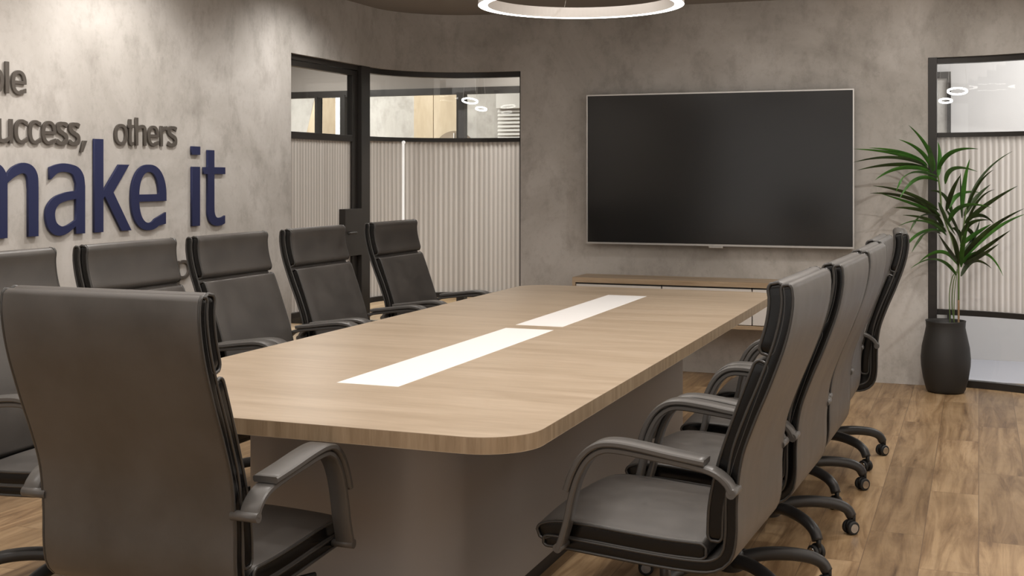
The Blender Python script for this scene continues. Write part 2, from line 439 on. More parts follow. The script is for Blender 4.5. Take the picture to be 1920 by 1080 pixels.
# right side: white wall and dark door frame, grey carpet
S('wall_lobby', BX(-.9, 4, 9.95, 10.05, 0, 3.0), M['white_wall'])
S('ceiling_lobby', BX(1.2, 4, 6.5, 9.95, 2.95, 3.0), M['white_wall'])
S('floor_lobby', BX(-.9, 1.2, 8.90, 9.95, 0, .004), M['carpet'])
S('wall_lobby_right', BX(4, 4.1, 5, 10, 0, 3.0), M['white_wall'])
dd = empty('door_2'); struct(dd)
xj = P(1783, 200, 9.93).x; xk = P(1776, 200, 9.93).x
obj('jamb', BX(xk, xj, 9.90, 9.949, 0, 2.19), M['frame'], dd)
obj('jamb', BX(xk-.87, xk-.81, 9.90, 9.949, 0, 2.19), M['frame'], dd)
obj('lintel', BX(xk-.81, xk, 9.90, 9.949, 2.14, 2.19), M['frame'], dd)
obj('door_leaf', BX(xk-.81, xk, 9.92, 9.945, 0.01, 2.14), M['far_concrete'], dd)

# small glowing rings added beyond the glass to imitate lamp reflections in it
def ring_mesh(r, w, h, seg=64):
    bm = bmesh.new(); prof = [(r-w, 0), (r, 0), (r, h), (r-w, h)]
    rings = [[bm.verts.new((a*math.cos(2*PI*k/seg), a*math.sin(2*PI*k/seg), z)) for k in range(seg)] for a, z in prof]
    for i in range(4):
        a, b = rings[i], rings[(i+1)%4]
        for k in range(seg):
            f = bm.faces.new((a[k], a[(k+1)%seg], b[(k+1)%seg], b[k])); f.material_index = 1 if i == 0 else 0
    return bm
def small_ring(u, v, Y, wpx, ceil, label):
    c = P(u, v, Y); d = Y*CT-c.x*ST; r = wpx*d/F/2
    root = empty('glowing_ring', c); tag(root, label, 'pendant lamp', 'small rings standing in for reflections in glass')
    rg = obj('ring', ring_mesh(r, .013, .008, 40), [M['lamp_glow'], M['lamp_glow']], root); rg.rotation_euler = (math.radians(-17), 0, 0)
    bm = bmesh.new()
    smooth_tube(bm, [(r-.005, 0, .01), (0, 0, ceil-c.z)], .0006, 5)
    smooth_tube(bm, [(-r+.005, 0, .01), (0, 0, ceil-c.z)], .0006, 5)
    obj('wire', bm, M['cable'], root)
small_ring(881, 190, 9.7, 31, 2.62, 'larger glowing ring standing in for a lamp reflection in the curved glass left of the screen')
small_ring(902, 205, 9.85, 22, 2.62, 'smaller glowing ring standing in for a lamp reflection in the curved glass left of the screen')
small_ring(1795, 172, 9.35, 37, 2.95, 'larger glowing ring standing in for a lamp reflection in the glass above the plant')
small_ring(1773, 190, 9.5, 25, 2.95, 'smaller glowing ring standing in for a lamp reflection in the glass above the plant')
c = P(634, 125, 9.6); c.z = 2.62-.02
tag(obj('ceiling_lamp', BX(c.x-.06, c.x+.06, c.y-.06, c.y+.06, 2.59, 2.62, bev=.003), M['lamp_glow']), 'small bright square corridor ceiling lamp seen through top of the door', 'ceiling lamp')

# ------------------------------------------------------------------ television
tv = empty('television', (-1.725, 8.55, .905)); tag(tv, 'large wall-mounted black flat screen television with thin silver bezel', 'television')
W2 = .942; HT = 1.08
obj('housing', BX(-W2+.004, W2-.004, -.005, .045, .004, HT-.004, bev=.006), M['plastic'], tv)
bm = bmesh.new(); bw = .009
for a in ((-W2, W2, -.016, .012, 0, bw+.004), (-W2, W2, -.016, .012, HT-bw, HT), (-W2, -W2+bw, -.016, .012, bw+.004, HT-bw), (W2-bw, W2, -.016, .012, bw+.004, HT-bw)): box(bm, *a)
obj('bezel', bm, M['silver'], tv)
obj('screen', BX(-W2+bw, W2-bw, -.011, -.005, bw+.004, HT-bw), M['screen'], tv)
obj('logo_bar', BX(-.045, .055, -.022, .0, -.014, 0, bev=.003), M['silver'], tv)
obj('wall_bracket', BX(-.3, .3, .045, .076, .3, .8), M['plastic'], tv)

# console
cs = empty('media_console', (-1.74, 8.296, .36)); tag(cs, 'floating light oak media console with white drawers below the television', 'console')
cw = .958; cd = .33; ch = .318
bm = bmesh.new()
for a in ((-cw, cw, 0, cd, ch-.035, ch), (-cw, cw, 0, cd, 0, .025), (-cw, -cw+.022, 0, cd, .025, ch-.035), (cw-.022, cw, 0, cd, .025, ch-.035), (-cw+.022, cw-.022, cd-.02, cd, .025, ch-.035)): box(bm, *a)
obj('carcass', bm, M['oak'], cs)
dw = (2*cw-.044)/3
for i in range(3):
    a = -cw+.022+i*dw
    dro = obj('drawer', BX(a+.004, a+dw-.004, .008, .3, .029, ch-.047, bev=.002), M['white_lacquer'], cs)
    obj('finger_pull', BX(a+.004, a+dw-.004, .012, .03, ch-.047, ch-.036), M['plinth'], dro)

# ------------------------------------------------------------------ table
TX0, TX1, TY0, TY1, TZ = -2.523, -1.044, 2.81, 6.88, .75
tb = empty('conference_table', ((TX0+TX1)/2, (TY0+TY1)/2, 0)); tag(tb, 'long pale maple conference table with rounded corners and white inlays', 'table')
cx, cy = tb.location.x, tb.location.y
def R(x0, x1, y0, y1, r, n=10): return [(x-cx, y-cy) for x, y in rrect(x0, x1, y0, y1, r, n)]
bm = bmesh.new(); prism(bm, R(TX0, TX1, TY0, TY1, .16, 16), TZ-.043, TZ, bev=.0015, side_mi=1)
top = obj('tabletop', bm, [M['table'], M['table_edge']], tb)
for (a, b_) in ((3.40, 4.875), (4.995, 6.42)):
    s = obj('inlay', BX(-1.882-cx, -1.668-cx, a-cy, b_-cy, TZ-.002, TZ+.0008), M['strip'], top); s['label'] = 'glossy white inlay strip'
bm = bmesh.new(); prism(bm, R(-2.145, -1.42, 3.2, 6.35, .17, 14), .06, TZ-.043)
bs = obj('pedestal', bm, M['base'], tb)
for p in bs.data.polygons: p.use_smooth = abs(p.normal.z) < .5
bs.data.set_sharp_from_angle(angle=math.radians(40))
bm = bmesh.new(); prism(bm, R(-2.145+.015, -1.435, 3.215, 6.335, .16, 14), 0, .06); obj('plinth', bm, M['plinth'], tb)

# ------------------------------------------------------------------ ring pendant above the table
rp = empty('glowing_ring', (-1.785, 5.62, 2.215)); tag(rp, 'large white glowing ring pendant lamp hanging over the conference table', 'pendant lamp')
obj('ring', ring_mesh(.492, .045, .052, 128), [M['ring_body'], M['ring_glow']], rp)
lampc = []
for k in range(3):
    a = math.radians(118+120*k)
    wbm = bmesh.new(); smooth_tube(wbm, [(.47*math.cos(a), .47*math.sin(a), .05), (0, 0, CE-2.215-.02)], .0018, 6); obj('suspension_cable', wbm, M['cable'], rp)
bm = bmesh.new(); lathe(bm, [(.07, CE-2.215-.03), (.07, CE-2.215)], 24); obj('ceiling_canopy', bm, M['ring_body'], rp)

# ------------------------------------------------------------------ office chair
LM = 1.05
def sz(pts): return [((s*1.07 if s > 0 else s-max(0, z-.55)*.05)*LM, (z+max(0, z-.8)*.04)*LM-.07) for s, z in pts]
def pad(bm, ctr, width, thick, er=.02, sr=.012, crown=0, n=6, yoff=0, wr=.012):
    """cushion swept along a side-view centre line; rounded ends (er) and side edges (sr)."""
    C = [Vector((s, 0, z)) for s, z in ctr]
    C = cr(C, n)
    acc = [0]
    for a, b in zip(C, C[1:]): acc.append(acc[-1]+(b-a).length)
    L = acc[-1]
    ss = [er*(1-math.cos(PI/2*i/5)) for i in range(5)]
    m = max(6, int(L/.02)); body = [er+(L-2*er)*i/m for i in range(m+1)]
    ss = ss+body+[L-x for x in reversed(ss)]
    def at(s):
        j = 0
        while j < len(acc)-2 and acc[j+1] < s: j += 1
        t = (s-acc[j])/max(1e-9, acc[j+1]-acc[j]); p = C[j].lerp(C[j+1], t)
        a = C[max(j-1, 0)]; b = C[min(j+2, len(C)-1)]; return p, (b-a).normalized()
    rings = []; side = []
    hw = width/2; ht = thick/2
    for s in ss:
        p, t = at(s); nrm = Vector((-t.z, 0, t.x))
        e = min(s, L-s); q = 1 if e >= er else math.sqrt(max(0, 1-(1-e/er)**2)); q = max(q, .04)
        h = ht*q; w = hw-wr*(1-q); r = min(sr, h*.98)
        ring = []
        ny = 8
        prof = [(-(w-r)+2*(w-r)*i/ny, h) for i in range(ny+1)]
        prof += [(w-r+r*math.sin(a), h-r+r*math.cos(a)) for a in (PI/8, PI/4, 3*PI/8)]
        prof += [(w, h-r), (w, -(h-r))]
        prof += [(w-r+r*math.cos(a), -(h-r)-r*math.sin(a)) for a in (PI/8, PI/4, 3*PI/8)]
        prof += [((w-r)-2*(w-r)*i/ny, -h) for i in range(ny+1)]
        prof += [(-(w-r)-r*math.sin(a), -h+r-r*math.cos(a)) for a in (PI/8, PI/4, 3*PI/8)]
        prof += [(-w, -(h-r)), (-w, h-r)]
        prof += [(-(w-r)-r*math.cos(a), h-r+r*math.sin(a)) for a in (PI/8, PI/4, 3*PI/8)]
        for y, hh in prof:
            c = crown*q*max(0, 1-(y/w)**2) if hh > 0 else 0
            ring.append(bm.verts.new(p+nrm*(hh+c)+Vector((0, y+yoff, 0))))
        rings.append(ring); side.append([abs(y) > w-r*.35 for y, _ in prof])
    k = len(rings[0])
    for i in range(len(rings)-1):
        for j in range(k):
            f = bm.faces.new((rings[i][j], rings[i][(j+1)%k], rings[i+1][(j+1)%k], rings[i+1][j])); f.smooth = True
            f.material_index = 1 if side[i][j] and side[i][(j+1)%k] else 0
    bm.faces.new(rings[0]); bm.faces.new(rings[-1][::-1])
    # outline on the side faces for the piping
    out = []
    for s in ss[2:-2]:
        p, t = at(s); nrm = Vector((-t.z, 0, t.x)); e = min(s, L-s); q = 1 if e >= er else math.sqrt(max(0, 1-(1-e/er)**2))
        out.append((p, nrm, ht*q))
    return out
def piping(bm, out, width, inset=.004, r=.0045, sg=1):
    for sgn in (sg,):
        y = sgn*(width/2-.001)
        loop = [p+n*(h-inset)+Vector((0,y,0)) for p, n, h in out]+[p-n*(h-inset)+Vector((0,y,0)) for p, n, h in reversed(out)]
        smooth_tube(bm, loop, r, 6, closed=True)
    return bm
def bar(bm, pts, w, t, yoff, mi=0):     # flat bar following a side-view path
    C = cr([Vector((s, 0, z)) for s, z in pts], 5); rings = []
    prev = None
    for i, p in enumerate(C):
        tt = (C[min(i+1, len(C)-1)]-C[max(i-1, 0)]).normalized(); n = Vector((-tt.z, 0, tt.x))
        ring = []
        b = t*.22
        for y, h in ((-w/2+b, t/2), (w/2-b, t/2), (w/2, t/2-b), (w/2, -t/2+b), (w/2-b, -t/2), (-w/2+b, -t/2), (-w/2, -t/2+b), (-w/2, t/2-b)):
            ring.append(bm.verts.new(p+n*h+Vector((0, y+yoff, 0))))
        rings.append(ring)
    for a, b in zip(rings, rings[1:]):
        for j in range(8):
            f = bm.faces.new((a[j], a[(j+1)%8], b[(j+1)%8], b[j])); f.smooth = j in (0, 4)
    bm.faces.new(rings[0]); bm.faces.new(rings[-1][::-1]); return bm

CW = .56
def make_chair():
    root = empty('conference_chair')
    LG = [M['leather'], M['gusset']]
    def cushion(nm, ctr, w, th, er, crown, inset=.004, wr=.012):
        bm = bmesh.new(); out = pad(bm, sz(ctr), w, th, er, .009, crown, wr=wr); o = obj(nm, bm, LG, root)
        for sg in (-1, 1): obj('piping', piping(bmesh.new(), out, w, inset, sg=sg), M['piping'], o, True)
        return o
    # the one-piece shell: top of the back, down, round and forward under the seat
    cushion('back_shell', [(-.346,1.130),(-.352,1.08),(-.340,1.0),(-.308,.90),(-.274,.81),(-.248,.72),(-.241,.62),(-.243,.53),(-.232,.478),(-.200,.452),(-.15,.445),(-.05,.447),(.08,.455),(.18,.462),(.232,.462)], CW, .036, .016, 0)
    cushion('backrest', [(-.203,.508),(-.205,.60),(-.222,.70),(-.250,.80),(-.283,.90),(-.302,.952)], CW-.006, .046, .020, .010)
    cushion('headrest', [(-.304,.962),(-.322,1.03),(-.327,1.09),(-.318,1.134)], CW-.006, .048, .022, .008)
    cushion('seat', [(-.185,.482),(-.08,.482),(.02,.487),(.12,.494),(.20,.494),(.247,.478)], CW-.006, .048, .022, .012)
    for s in (-1, 1):
        y = s*.318
        ar = obj('armrest', bar(bmesh.new(), sz([(-.252,.645),(-.238,.668),(-.205,.690),(-.15,.702),(-.05,.714),(.03,.722),(.068,.716),(.100,.690),(.124,.645),(.140,.590),(.152,.530),(.166,.480),(.172,.462)]), .052, .016, y), M['arm'], root)
        obj('arm_pad', bar(bmesh.new(), sz([(-.185,.713),(-.10,.723),(-.02,.734),(.035,.739),(.078,.730),(.112,.700),(.136,.655),(.150,.612)]), .068, .016, y), M['arm'], ar)
        for (a, b) in ((-.252,.645), (.172,.464)):
            X, Z = sz([(a, b)])[0]
            bb = bmesh.new()
            smooth_tube(bb, [(X, s*.27, Z), (X, s*.343, Z)], .0125, 12); obj('pivot', bb, M['arm'], ar)
    obj('tilt_mechanism', BX(-.13, .10, -.075, .075, .345, .390, bev=.01), M['plastic'], root)
    bm = bmesh.new(); smooth_tube(bm, cr([(.03,-.05,.365),(.04,-.17,.362),(.05,-.23,.352),(.13,-.26,.345)],6), .0075, 8)
    obj('tilt_lever', bm, M['rubber'], root, True)
    bm = bmesh.new(); lathe(bm, [(.045,.33),(.045,.348)], 24); lathe(bm, [(.016,.22),(.016,.33)], 20); lathe(bm, [(.027,.13),(.027,.225),(.019,.235)], 24)
    obj('gas_column', bm, M['plastic'], root)
    bm = bmesh.new(); lathe(bm, [(.036,.075),(.044,.08),(.044,.135),(.036,.142)], 28); obj('hub', bm, M['plastic'], root)
    for k in range(5):
        a = math.radians(205+72*k); ca, sa = math.cos(a), math.sin(a)
        path = cr([(.03,.112),(.10,.126),(.18,.128),(.26,.118),(.307,.098),(.327,.068)], 4)
        rr = [.024-.004*(i/len(path)) for i in range(len(path))]
        bm = bmesh.new(); smooth_tube(bm, [(p[0]*ca, p[0]*sa, p[1]) for p in path], rr, 10)
        lg = obj('base_leg', bm, M['plastic'], root, True)
        # twin wheel caster
        cxx, cyy = .334*ca, .334*sa
        swivel = a+PI/2+[.35,-.2,.5,-.4,.1][k]
        bm = bmesh.new()
        smooth_tube(bm, [(cxx, cyy, .045), (cxx, cyy, .075)], .009, 8)
        ax = Vector((math.cos(swivel), math.sin(swivel), 0)); fw = Vector((-ax.y, ax.x, 0)); c0 = Vector((cxx, cyy, 0))+fw*.012
        for sg in (-1, 1):
            p = c0+Vector((0,0,.0265))
            smooth_tube(bm, [p+ax*sg*.007, p+ax*sg*.011, p+ax*sg*.020, p+ax*sg*.023], [.022,.0265,.0265,.022], 20)
        smooth_tube(bm, [c0-ax*.007+Vector((0,0,.036)), c0+ax*.007+Vector((0,0,.036))], .022, 14)
        cs_ = obj('caster', bm, M['rubber'], lg)
        bm = bmesh.new()
        for sg in (-1, 1):
            p = c0+Vector((0,0,.0265)); smooth_tube(bm, [p+ax*sg*.0225, p+ax*sg*.0245], .017, 18)
        for v in bm.verts: pass
        # wheel discs joined to the caster mesh as a second material
        me = D.meshes.new('t'); bm.to_mesh(me); bm.free()
        b2 = bmesh.new(); b2.from_mesh(cs_.data); nf = len(b2.faces); b2.from_mesh(me); b2.faces.ensure_lookup_table()
        for f in b2.faces[nf:]: f.material_index = 1
        b2.to_mesh(cs_.data); b2.free(); cs_.data.materials.append(M['chrome'])
    return root
proto = make_chair()
bpy.context.view_layer.update(); index_kids()
G = 'high-backed leather conference chairs'
chairs = [   # x, y, rotation of forward axis, label
 (-1.90, 2.715, PI/2, 'big dark leather chair at the table head, seen from behind in the foreground', None),
 (-.828, 3.395, PI-.05, 'nearest leather chair on the right side, its whole seat and near arm showing', None),
 (-.78, 4.115, PI-.045, 'leather chair on the right side of the table, second from the camera', None),
 (-.765, 4.825, PI-.03, 'leather chair in the middle of the right-hand row', None),
 (-.78, 5.535, PI-.01, 'leather chair on the right side, second from the television wall', None),
 (-.735, 6.245, PI+.07, 'farthest leather chair of the right-hand row, nearest the potted plant', None),
 (-2.83, 3.35, 0, 'leather chair cut by the left photo edge, behind the head chair', None),
 (-2.83, 4.075, 0, 'leather chair on the left side, under the navy letters k and e', None),
 (-2.83, 4.79, 0, 'middle leather chair of the left row, beneath the navy word it', None),
 (-2.83, 5.56, 0, 'leather chair on the left side in front of the fluted glass door', None),
 (-2.83, 6.46, 0, 'farthest leather chair of the left row, before the curved fluted glass', None),
]
for i, (x, y, rz, lab, g) in enumerate(chairs):
    o = proto if i == 0 else copy_tree(proto)
    o.location = (x, y, 0); o.rotation_euler = (0, 0, rz); tag(o, lab, 'chair', G)

# ------------------------------------------------------------------ plant
pc = Vector((-.20, 8.42, 0))
pp = empty('potted_palm', pc); tag(pp, 'tall green dracaena plant in a black rounded pot beside the right glass wall', 'potted plant')
bm = bmesh.new()
lathe(bm, [(.085,0),(.112,.004),(.122,.02),(.140,.09),(.152,.17),(.154,.22),(.148,.29),(.131,.37),(.121,.42),(.123,.452),(.126,.462),(.118,.462),(.112,.45),(.108,.40),(.0005,.40)], 48, cap=False)
pot = obj('pot', bm, M['pot'], pp)
obj('soil', lathe(bmesh.new(), [(.0005,.405),(.09,.408),(.112,.404)], 32, cap=False), M['soil'], pp)
def L(x, y): return (1600+x/2.7, 220+y/2.7)
def LP(x, y, dy): 
    u, v = L(x, y); p = P(u, v, 8.42+dy); return p-pc
leaves = [
 ((410,270),(370,150),(280,40),1,0),((395,260),(335,170),(230,112),1,0),((400,280),(392,200),(385,140),1,0),((428,300),(436,200),(427,125),1,0),((430,270),(495,180),(632,160),1,0),
 ((375,245),(250,182),(80,155),1,0),((375,255),(230,190),(0,160),1,0),((365,245),(200,205),(0,228),0,0),((385,265),(220,240),(20,268),0,0),((390,275),(240,258),(110,318),1,0),
 ((430,305),(290,285),(215,382),1,0),((430,325),(320,315),(232,415),1,0),((465,338),(505,262),(628,275),1,0),
 ((430,470),(270,385),(100,347),0,0),((430,485),(260,405),(85,385),0,0),((440,500),(330,450),(120,380),1,0),((440,500),(320,467),(205,457),0,0),((470,580),(380,520),(250,495),0,0),
 ((470,598),(360,528),(225,553),1,0),((440,510),(350,500),(285,580),0,0),((450,580),(340,588),(250,675),1,0),((440,590),(365,592),(295,685),0,0),((470,475),(500,375),(545,290),0,0),
 ((550,470),(562,330),(590,210),1,0),((550,510),(545,400),(541,280),0,1),((485,460),(535,392),(640,380),1,0),((570,480),(650,300),(805,172),0,1),((575,470),(630,345),(710,265),0,1),
 ((560,500),(620,410),(695,340),0,0),((560,540),(680,440),(832,347),0,0),((480,540),(550,452),(700,457),1,0),((570,520),(645,498),(712,540),0,0),((560,600),(620,440),(715,365),0,1),
 ((500,500),(460,400),(390,372),0,0),((560,560),(600,590),(602,640),0,0),
 ((545,720),(680,575),(864,462),0,0),((545,730),(700,580),(870,490),1,0),((560,740),(670,660),(795,572),0,0),((560,745),(640,705),(737,640),0,0),((545,745),(660,690),(758,802),1,0),
 ((545,805),(610,730),(700,765),0,0),((525,745),(440,682),(332,735),1,0),((520,800),(420,722),(290,765),1,0),((530,740),(480,670),(430,590),0,0),((530,750),(515,640),(480,570),0,0),
 ((545,760),(555,640),(585,540),1,0),((540,700),(600,630),(640,520),0,0),((500,560),(540,600),(545,690),0,0),((470,470),(520,560),(545,640),0,0),((430,430),(470,520),(520,600),0,0),
 ((545,620),(590,540),(690,520),0,0),((540,650),(620,590),(700,540),1,0),((455,560),(410,490),(340,430),0,0)]
def leaf_mesh(a, m, b, w):
    bm = bmesh.new(); a, m, b = Vector(a), Vector(m), Vector(b)
    c = m*2-(a+b)*.5                    # quadratic control through the middle
    N = 14; rows = []
    for i in range(N+1):
        t = i/N; p = a*(1-t)**2+c*2*t*(1-t)+b*t*t; tg = ((c-a)*(1-t)+(b-c)*t).normalized()
        sd = tg.cross(Vector((.25, .8, .45))).normalized()
        ww = w*(math.sin(PI*min(1, t**.62*.97+.03))**.8)*.5+.0006
        up = sd.cross(tg).normalized()
        rows.append((bm.verts.new(p+sd*ww+up*ww*.35), bm.verts.new(p), bm.verts.new(p-sd*ww+up*ww*.35)))
    for x, y in zip(rows, rows[1:]):
        for j in (0, 1):
            f = bm.faces.new((x[j], x[j+1], y[j+1], y[j])); f.smooth = True
    return bm
rnd = random.Random(3)
for (a, m, b, green, thin) in leaves:
    dyb = rnd.uniform(-.03, .03); dyt = rnd.uniform(-.42, .10)
    o = obj('leaf', leaf_mesh(LP(*a, dyb), LP(*m, (dyb+dyt)*.5), LP(*b, dyt), .016 if thin else .029), M['leaf'] if green else M['leaf_dark'], pp)
def stem(pts, r, m):
    bm = bmesh.new(); smooth_tube(bm, cr([LP(x, y, 0) for x, y in pts], 5), r, 8); obj('stem', bm, m, pp, True)
stem([(533,1060),(533,1000),(533,925)], .0065, M['cane'])
stem([(533,930),(533,850),(530,750),(500,620),(450,480),(440,380),(425,270)], .0055, M['stem'])
stem([(530,790),(545,650),(560,540),(572,460)], .0045, M['stem'])
stem([(490,1060),(486,900),(498,820),(512,790)], .003, M['stem'])
stem([(514,1060),(500,950),(505,850),(520,780)], .003, M['stem'])
stem([(510,1060),(512,900),(525,770)], .0025, M['stem'])

# ------------------------------------------------------------------ letters on the left wall
def wall_y(u):
    k = (u-1835)*CT/F; d = XW/k; return (d+XW*ST)/CT
def glyph(ch, w, h, sx, sy, A, Dn):
    """outlines in metres: list of closed point lists (outer, holes)"""
    def el(cx, cy, rx, ry, a0, a1, n=26, e=2.25):
        o = []
        for i in range(n+1):
            a = math.radians(a0+(a1-a0)*i/n); c, q = math.cos(a), math.sin(a)
            o.append((cx+rx*math.copysign(abs(c)**(2/e), c), cy+ry*math.copysign(abs(q)**(2/e), q)))
        return o
    def sp(pts, n=8): return [(p.x, p.y) for p in cr([Vector((x, y, 0)) for x, y in pts], n)]
    cx, cy, rx, ry = w/2, h/2, w/2, h/2
    if ch == 'o': return [el(cx,cy,rx,ry,0,354,50), el(cx,cy,rx-sx,ry-sy,0,354,50)]
    if ch == 'c':
        return [el(cx*1.08,cy,rx*1.08,ry,66,294,44)+[(w*.98,h*.085),(w*.98,h*.27)]+el(cx*1.08,cy,rx*1.08-sx,ry-sy,300,60,40)+[(w*.98,h*.73),(w*.98,h*.915)]]
    if ch == 'e':
        b0, b1 = h*.44, h*.44+sy*.95
        out = [(w, b0)]+el(cx,cy,rx,ry,4,300,50)+[(w*.985,h*.085),(w*.985,h*.26)]+el(cx,cy,rx-sx,ry-sy,302,193,30)+[(sx, b0)]
        hole = [(sx*1.02, b1)]+[p for p in el(cx,cy,rx-sx,ry-sy,176,4,36) if p[1] > b1]+[(w-sx*1.02, b1)]
        return [out, hole]
    if ch == 'a':
        out = [(w,0),(w,h*.66)]+sp([(w,h*.68),(w*.955,h*.84),(w*.80,h*.955),(w*.50,h),(w*.28,h*.985),(w*.10,h*.945)])+[(w*.10,h*.945-sy*1.5)]
        out += sp([(w*.12,h*.945-sy*1.5),(w*.30,h*.985-sy*1.05),(w*.50,h-sy*1.05),(w*.68,h*.945-sy*.9),(w-sx,h*.72)])+[(w-sx,h*.615)]
        out += sp([(w-sx*1.02,h*.612),(w*.50,h*.59),(w*.22,h*.53),(w*.05,h*.42),(0,h*.28),(w*.05,h*.12),(w*.18,h*.02),(w*.36,-h*.012),(w*.55,h*.02),(w-sx*1.02,h*.11)])+[(w-sx,0)]
        hole = sp([(w-sx,h*.50),(w*.52,h*.475),(w*.34,h*.435),(w*.245,h*.36),(w*.225,h*.27),(w*.27,h*.17),(w*.40,h*.115),(w*.56,h*.13),(w-sx,h*.20)])
        return [out, hole]
    if ch == 'k':
        return [[(0,0),(0,A),(w*.23,A),(w*.23,h*.60),(w*.66,h),(w*.94,h),(w*.50,h*.585),(w,0),(w*.73,0),(w*.27,h*.53),(w*.23,h*.49),(w*.23,0)]]
    if ch == 'i': return [[(0,0),(w,0),(w,h*.98),(0,h*.98)], [(-w*.03,A-h*.135),(w*1.03,A-h*.135),(w*1.03,A),(-w*.03,A)]]
    if ch == 'l': return [[(0,0),(w,0),(w,A),(0,A)]]
    if ch == 't':
        y0, y1 = h*.975-sy, h*.975; a, b = w*.18, w*.18+sx
        return [[(a,A),(b,A),(b,y1),(w,y1),(w,y0),(b,y0)]+sp([(b,h*.33),(b+w*.02,h*.20),(b+w*.12,h*.125),(w*.82,h*.12),(w*.99,h*.15)],6)+sp([(w*.99,h*.02),(w*.78,-h*.01),(w*.52,-h*.01),(w*.30,h*.05),(a+w*.01,h*.17),(a,h*.32)],6)+[(a,y0),(0,y0),(0,y1),(a,y1)]]
    def arch(x0, x1):      # outer then inner contour of an arch between stems x0 (left stem's right edge) and x1 (right stem's right edge)
        g = x1-x0
        o_ = sp([(x0,h*.86),(x0+g*.18,h*.945),(x0+g*.50,h),(x0+g*.80,h*.96),(x1-g*.03,h*.84),(x1,h*.66)],6)
        i_ = sp([(x1-sx,h*.64),(x1-sx-g*.05,h*.82),(x0+g*.46,h-sy*1.25),(x0+g*.20,h*.86-sy*.5),(x0,h*.73)],6)
        return o_, i_
    if ch in 'nhu':
        o_, i_ = arch(sx, w)
        pts = [(0,0),(0,A if ch == 'h' else h),(sx,A if ch == 'h' else h)]+o_+[(w,0),(w-sx,0)]+i_+[(sx,0)]
        if ch == 'u': pts = [(w-x, h-y) for x, y in pts]
        return [pts]
    if ch == 'm':
        c0, c1 = (w-sx)/2, (w+sx)/2; o1, i1 = arch(sx, c1); o2, i2 = arch(c1, w)
        o1 = [p for p in o1 if p[0] < c1-.012*w]
        o2 = [p for p in o2 if p[0] > c1]
        return [[(0,0),(0,h*.98),(sx,h*.98)]+o1+[(c1-.005*w,h*.80)]+o2+[(w,0),(w-sx,0)]+i2+[(c1,0),(c0,0)]+i1+[(sx,0)]]
    if ch == 'p':
        out = [(0,-Dn),(0,h*.98),(sx,h*.98),(sx,h*.9)]+el(w*.48,cy,w*.52,ry,100,-100,36)+[(sx,h*.07),(sx,-Dn)]
        hole = [(sx,h*.80)]+[p for p in el(w*.46,cy,w*.54-sx,ry-sy,110,-110,36)]+[(sx,h*.2)]
        return [out, hole]
    if ch == 'r': return [[(0,0),(0,h*.98),(sx,h*.98),(sx,h*.83)]+sp([(sx,h*.83),(w*.62,h*.95),(w,h*.99)],5)+[(w,h*.78)]+sp([(w,h*.78),(w*.70,h*.80),(sx,h*.66)],5)+[(sx,0)]]
    if ch == ',': return [[(0,-Dn),(w*.38,-Dn),(w,h),(w*.42,h)]]
    if ch == 's':
        c = [Vector((x*w, y*h, 0)) for x, y in ((.93,.84),(.74,.905),(.48,.925),(.22,.87),(.13,.745),(.24,.61),(.50,.515),(.77,.42),(.875,.275),(.78,.125),(.52,.07),(.26,.085),(.04,.155))]
        c = cr(c, 5); L_, R_ = [], []
        for i, p in enumerate(c):
            t = (c[min(i+1,len(c)-1)]-c[max(i-1,0)]).normalized(); n = Vector((-t.y, t.x, 0))
            k = (sx*abs(n.x)+sy*abs(n.y))/2; L_.append((p.x+n.x*k, p.y+n.y*k)); R_.append((p.x-n.x*k, p.y-n.y*k))
        return [L_+R_[::-1]]
def letter(ch, u0, u1, zb, zx, m, depth, label, group, ypair=None, za=None, zd=None, big=False):
    """zb baseline, zx top of small letters, za top of tall ones, zd bottom of descenders"""
    ya, yb = ypair if ypair else (wall_y(u0), wall_y(u1))
    w, h = yb-ya, zx-zb
    sx, sy = (.063, .038) if big else (.0195, .0145)
    outs = glyph(ch, w, h, sx, sy, (za or zx)-zb, zb-(zd or zb))
    cu = D.curves.new('glyph', 'CURVE'); cu.dimensions = '2D'; cu.fill_mode = 'BOTH'; cu.extrude = depth/2; cu.bevel_depth = .0008
    for pts in outs:
        spn = cu.splines.new('POLY'); spn.points.add(len(pts)-1); spn.use_cyclic_u = True
        for i, (x, y) in enumerate(pts): spn.points[i].co = (x, y, 0, 1)
    to = D.objects.new('glyph_tmp', cu); COL.objects.link(to)
    dg = bpy.context.evaluated_depsgraph_get(); me = D.meshes.new_from_object(to.evaluated_get(dg))
    D.objects.remove(to); bm = bmesh.new(); bm.from_mesh(me)
    bmesh.ops.remove_doubles(bm, verts=bm.verts[:], dist=1e-5)
    for v in bm.verts: v.co = Vector((v.co.z+depth/2+.001, v.co.x, v.co.y))
    o = obj('wall_letter', bm, m); o.location = (XW+.004, ya, zb); tag(o, label, 'letter', group); return o
N_ = M['navy']; g = 'large navy wall letters'
yr = wall_y(67); ym = wall_y(10.6); dY = yr-ym
DB_ = .011; DS = .008
letter('m', 0, 0, 1.118, 1.4575, N_, DB_, 'large navy letter m cut by the left photo edge', g, (ym-dY-.075, yr), big=True)
letter('a', 81, 154.6, 1.117, 1.457, N_, DB_, 'large navy letter a on the left wall', g, big=True)
letter('k', 172.5, 241.5, 1.1175, 1.455, N_, DB_, 'large navy letter k on the left wall', g, za=1.581, big=True)
letter('e', 241.5, 307.5, 1.1115, 1.457, N_, DB_, 'large navy letter e on the left wall', g, big=True)
letter('i', 356, 370.5, 1.118, 1.455, N_, DB_, 'large navy letter i with square dot on the left wall', g, za=1.562, big=True)
letter('t', 378, 418, 1.116, 1.455, N_, DB_, 'large navy letter t, last of the navy letters', g, za=1.544, big=True)
